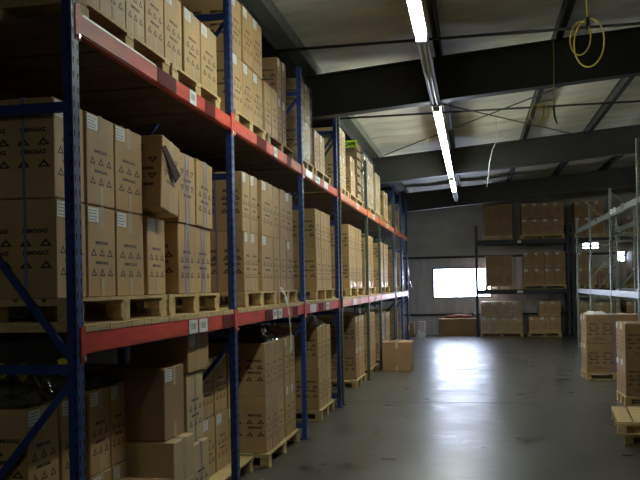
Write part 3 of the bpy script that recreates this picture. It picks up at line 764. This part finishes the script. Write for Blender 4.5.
eload(.4, 1.3, 1, 3, lambda i: (0, 1), 'leftmost', lab=False, h=.52, material='card_dark'); eload(1.66, 3.03, 1, 4, 2, 'middle', h=.56)
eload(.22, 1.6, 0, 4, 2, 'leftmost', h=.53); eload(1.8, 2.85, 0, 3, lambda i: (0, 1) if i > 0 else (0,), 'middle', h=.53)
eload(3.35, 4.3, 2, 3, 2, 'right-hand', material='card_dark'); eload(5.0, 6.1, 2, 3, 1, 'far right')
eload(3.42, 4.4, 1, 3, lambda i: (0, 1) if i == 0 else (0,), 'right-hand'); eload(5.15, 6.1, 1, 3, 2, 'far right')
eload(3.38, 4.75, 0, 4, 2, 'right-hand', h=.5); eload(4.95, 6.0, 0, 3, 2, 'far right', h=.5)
shell('stretch_film', .19, 1.63, 27.905, 28.9, .15, 1.21, 'stretch film around the floor pallet below the bright window, far wall', G, 8)

# things along the far wall, left
carton(1.3, .5, .6, (-.6, 28.75, 0), 'wide low brown carton against the ribbed wall under the bright window', 'loose cartons on the floor', rot=(0, 0, -pi/2), style='plain', material='card_dark', lab=False, tape=False)
bm = B()
for i in range(13):
    pass
bm_tube(bm, [(-1.02, 28.75, .66), (-.9, 28.75, .67), (-.5, 28.75, .68), (-.15, 28.75, .67), (-.05, 28.75, .66)], [.03, .055, .075, .055, .03], 12)
for v in bm.verts: v.co.z = max(v.co.z, .6)
tag(obj('rolled_sheet', bm, 'redbox'), 'reddish brown roll lying on the wide low carton by the far wall', 'roll')
carton(.26, .3, .5, (-2.22, 28.2, 0), 'small upright dark carton by the far end of the left row', 'loose cartons on the floor', rot=(0, 0, -pi/2), style='plain', material='card_dark', tape=False, lab=True)
bm = B(); bm_box(bm, -1.94, -1.72, 28.3, 28.55, 0, .52); tag(obj('upright_panel_box', bm, 'brightpaper'), 'small pinkish white box standing near the far left wall corner', 'box')
heap('plastic_bag', -2.02, -1.7, 27.85, 28.2, 0, .28, 'crumpled white plastic bag on the floor in front of the pinkish box', 'filmwhite', 30, 14, 'bag')
bm = B(); bm_box(bm, -.02, .06, YE-.15, YE-.092, .72, .84); tag(obj('socket_box', bm, 'paper'), 'small white socket box on the far wall low beside the dark rack post', 'socket')

# ------------------------------------------------------------------ right rack (grey)
rr = rack('pallet_rack', 'empty grey galvanised pallet rack along the right side of the aisle', 'rack', None, 2.75, 3.82, [11.55, 14.42, 17.25, 20.2, 22.7], 3.72, 'galv', 'galvbeam', [1.645, 3.26], rearpaint='galvbeam', tops=[4.3, 4.26, 3.74, 3.7, 3.55], beamh=.115)
stickers(rr, 2.749, [(15.6, 15.95, 3.2, 3.29, 'ink'), (16.5, 16.75, 3.19, 3.29, 'paper'), (16.85, 17.1, 3.19, 3.29, 'paper'), (18.9, 19.2, 3.2, 3.29, 'ink')], -1)
# loads under it
RG = 'cartons on pallets at the right of the aisle'
def rload(x0, y0, n, label, straps):
    pallet(x0, x0+1.05, y0, y0+n*.37, 0, 'wooden pallet under the %s' % label, 'pallets at the right of the aisle', material='wood')
    for i in range(n):
        for j in range(2):
            carton(.362, 1.02, .53, (x0+.525, y0+.37*(i+.5), .1435+j*.536), '%s carton, %s from the camera, %s' % (('lower', 'upper')[j], ORD[i], label), RG, rot=(0, 0, pi), straps=straps, material='card_dark')
rload(2.02, 15.55, 2, 'farther stack under the grey rack, right side', ((-.0, 'Y'), (.06, 'Y')))
rload(2.14, 12.33, 2, 'nearer stack at the right picture edge', ((-.1, 'Y'), (-.04, 'Y')))
heap('plastic_heap', 2.05, 2.45, 15.65, 16.1, .1435+1.072, .07, 'scrap of white film on the farther right-hand carton stack', 'filmwhite', 40, 12)
pl = pallet(1.7, 2.7, 9.3, 10.45, .0, 'lower of the two empty wooden pallets at the right picture edge', 'empty pallets', rot=radians(-9))
pl.location.x -= .0
p2 = pallet(1.58, 2.58, 9.2, 10.35, .1445, 'upper of the two empty wooden pallets at the right picture edge', 'empty pallets', rot=radians(-6))

# ------------------------------------------------------------------ hanging cords
def loop(cx, cz, rx, rz, y, n=28, ph=pi/2, tilt=0):
    return [(cx+rx*cos(ph+2*pi*i/n), y+.05*sin(2*pi*i/n)*(1 if tilt == 0 else tilt), cz+rz*sin(ph+2*pi*i/n)) for i in range(n+1)]
t = thing('yellow_cord', 'coiled yellow extension cord hanging nearest, in front of the deep rafter', 'cord', (1.18, 8.5, 4.5), None, 'yellow cords hanging from the roof')
y = 8.5
bm = B(); bm_tube(bm, [(0, 0, .95), (.005, 0, .5), (-.01, 0, .2), (0, 0, .0)], .008); obj('hanging_lead', bm, 'yellow', t)
bm = B(); bm_tube(bm, [(.01+a-.0, b, c) for a, b, c in loop(-.0, -.24, .14, .245, 0)], .0085); obj('coil', bm, 'yellow', t)
bm = B(); bm_tube(bm, [(-.03+a, b, c) for a, b, c in loop(-.04, -.18, .095, .17, .03)], .0085); obj('coil', bm, 'yellow', t)
bm = B(); bm_tube(bm, [(0, 0, .02), (.0, 0, -.1)], .02, 8); obj('plug', bm, 'slot', t)
t = thing('yellow_cord', 'yellow cord coil hanging behind the deep rafter on a long thin lead', 'cord', (.98, 10.9, 4.2), None, 'yellow cords hanging from the roof')
bm = B(); bm_tube(bm, [(.1, 0, .85), (.1, 0, .4), (.09, 0, 0.05), (.085, 0, -.15)], .006); obj('hanging_lead', bm, 'yellow', t)
bm = B(); bm_tube(bm, loop(-.13, -.14, .085, .12, 0), .008); obj('coil', bm, 'yellow', t)
bm = B(); bm_tube(bm, loop(-.06, -.12, .075, .1, .03), .008); obj('coil', bm, 'yellow', t)
bm = B(); bm_tube(bm, [(-.12, 0, -.02), (-.05, 0, .02), (.09, 0, .03)], .008); obj('cord_bridge', bm, 'yellow', t)
bm = B(); bm_tube(bm, [(.085, 0, -.05), (.1, 0, -.2), (.13, .02, -.28)], .014, 8); obj('plug', bm, 'slot', t)
tubeobj('white_cable', [(.5, 16, 5.2), (.48, 16, 4.6), (.40, 16, 4.45), (.34, 16, 4.2), (.31, 16, 3.9), (.28, 16, 3.72)], .008, 'whitecable', 'thin white cable dangling from the roof in front of the second rafter', 'cable')

# ------------------------------------------------------------------ world, view
w = bpy.data.worlds.new('sky'); S.world = w; w.use_nodes = True
bg = w.node_tree.nodes['Background']; bg.inputs[0].default_value = (.74, .8, 1., 1); bg.inputs[1].default_value = 22.
S.view_settings.view_transform = 'Standard'; S.view_settings.look = 'None'; S.view_settings.gamma = 1
S.view_settings.use_curve_mapping = False; S.view_settings.exposure = .32
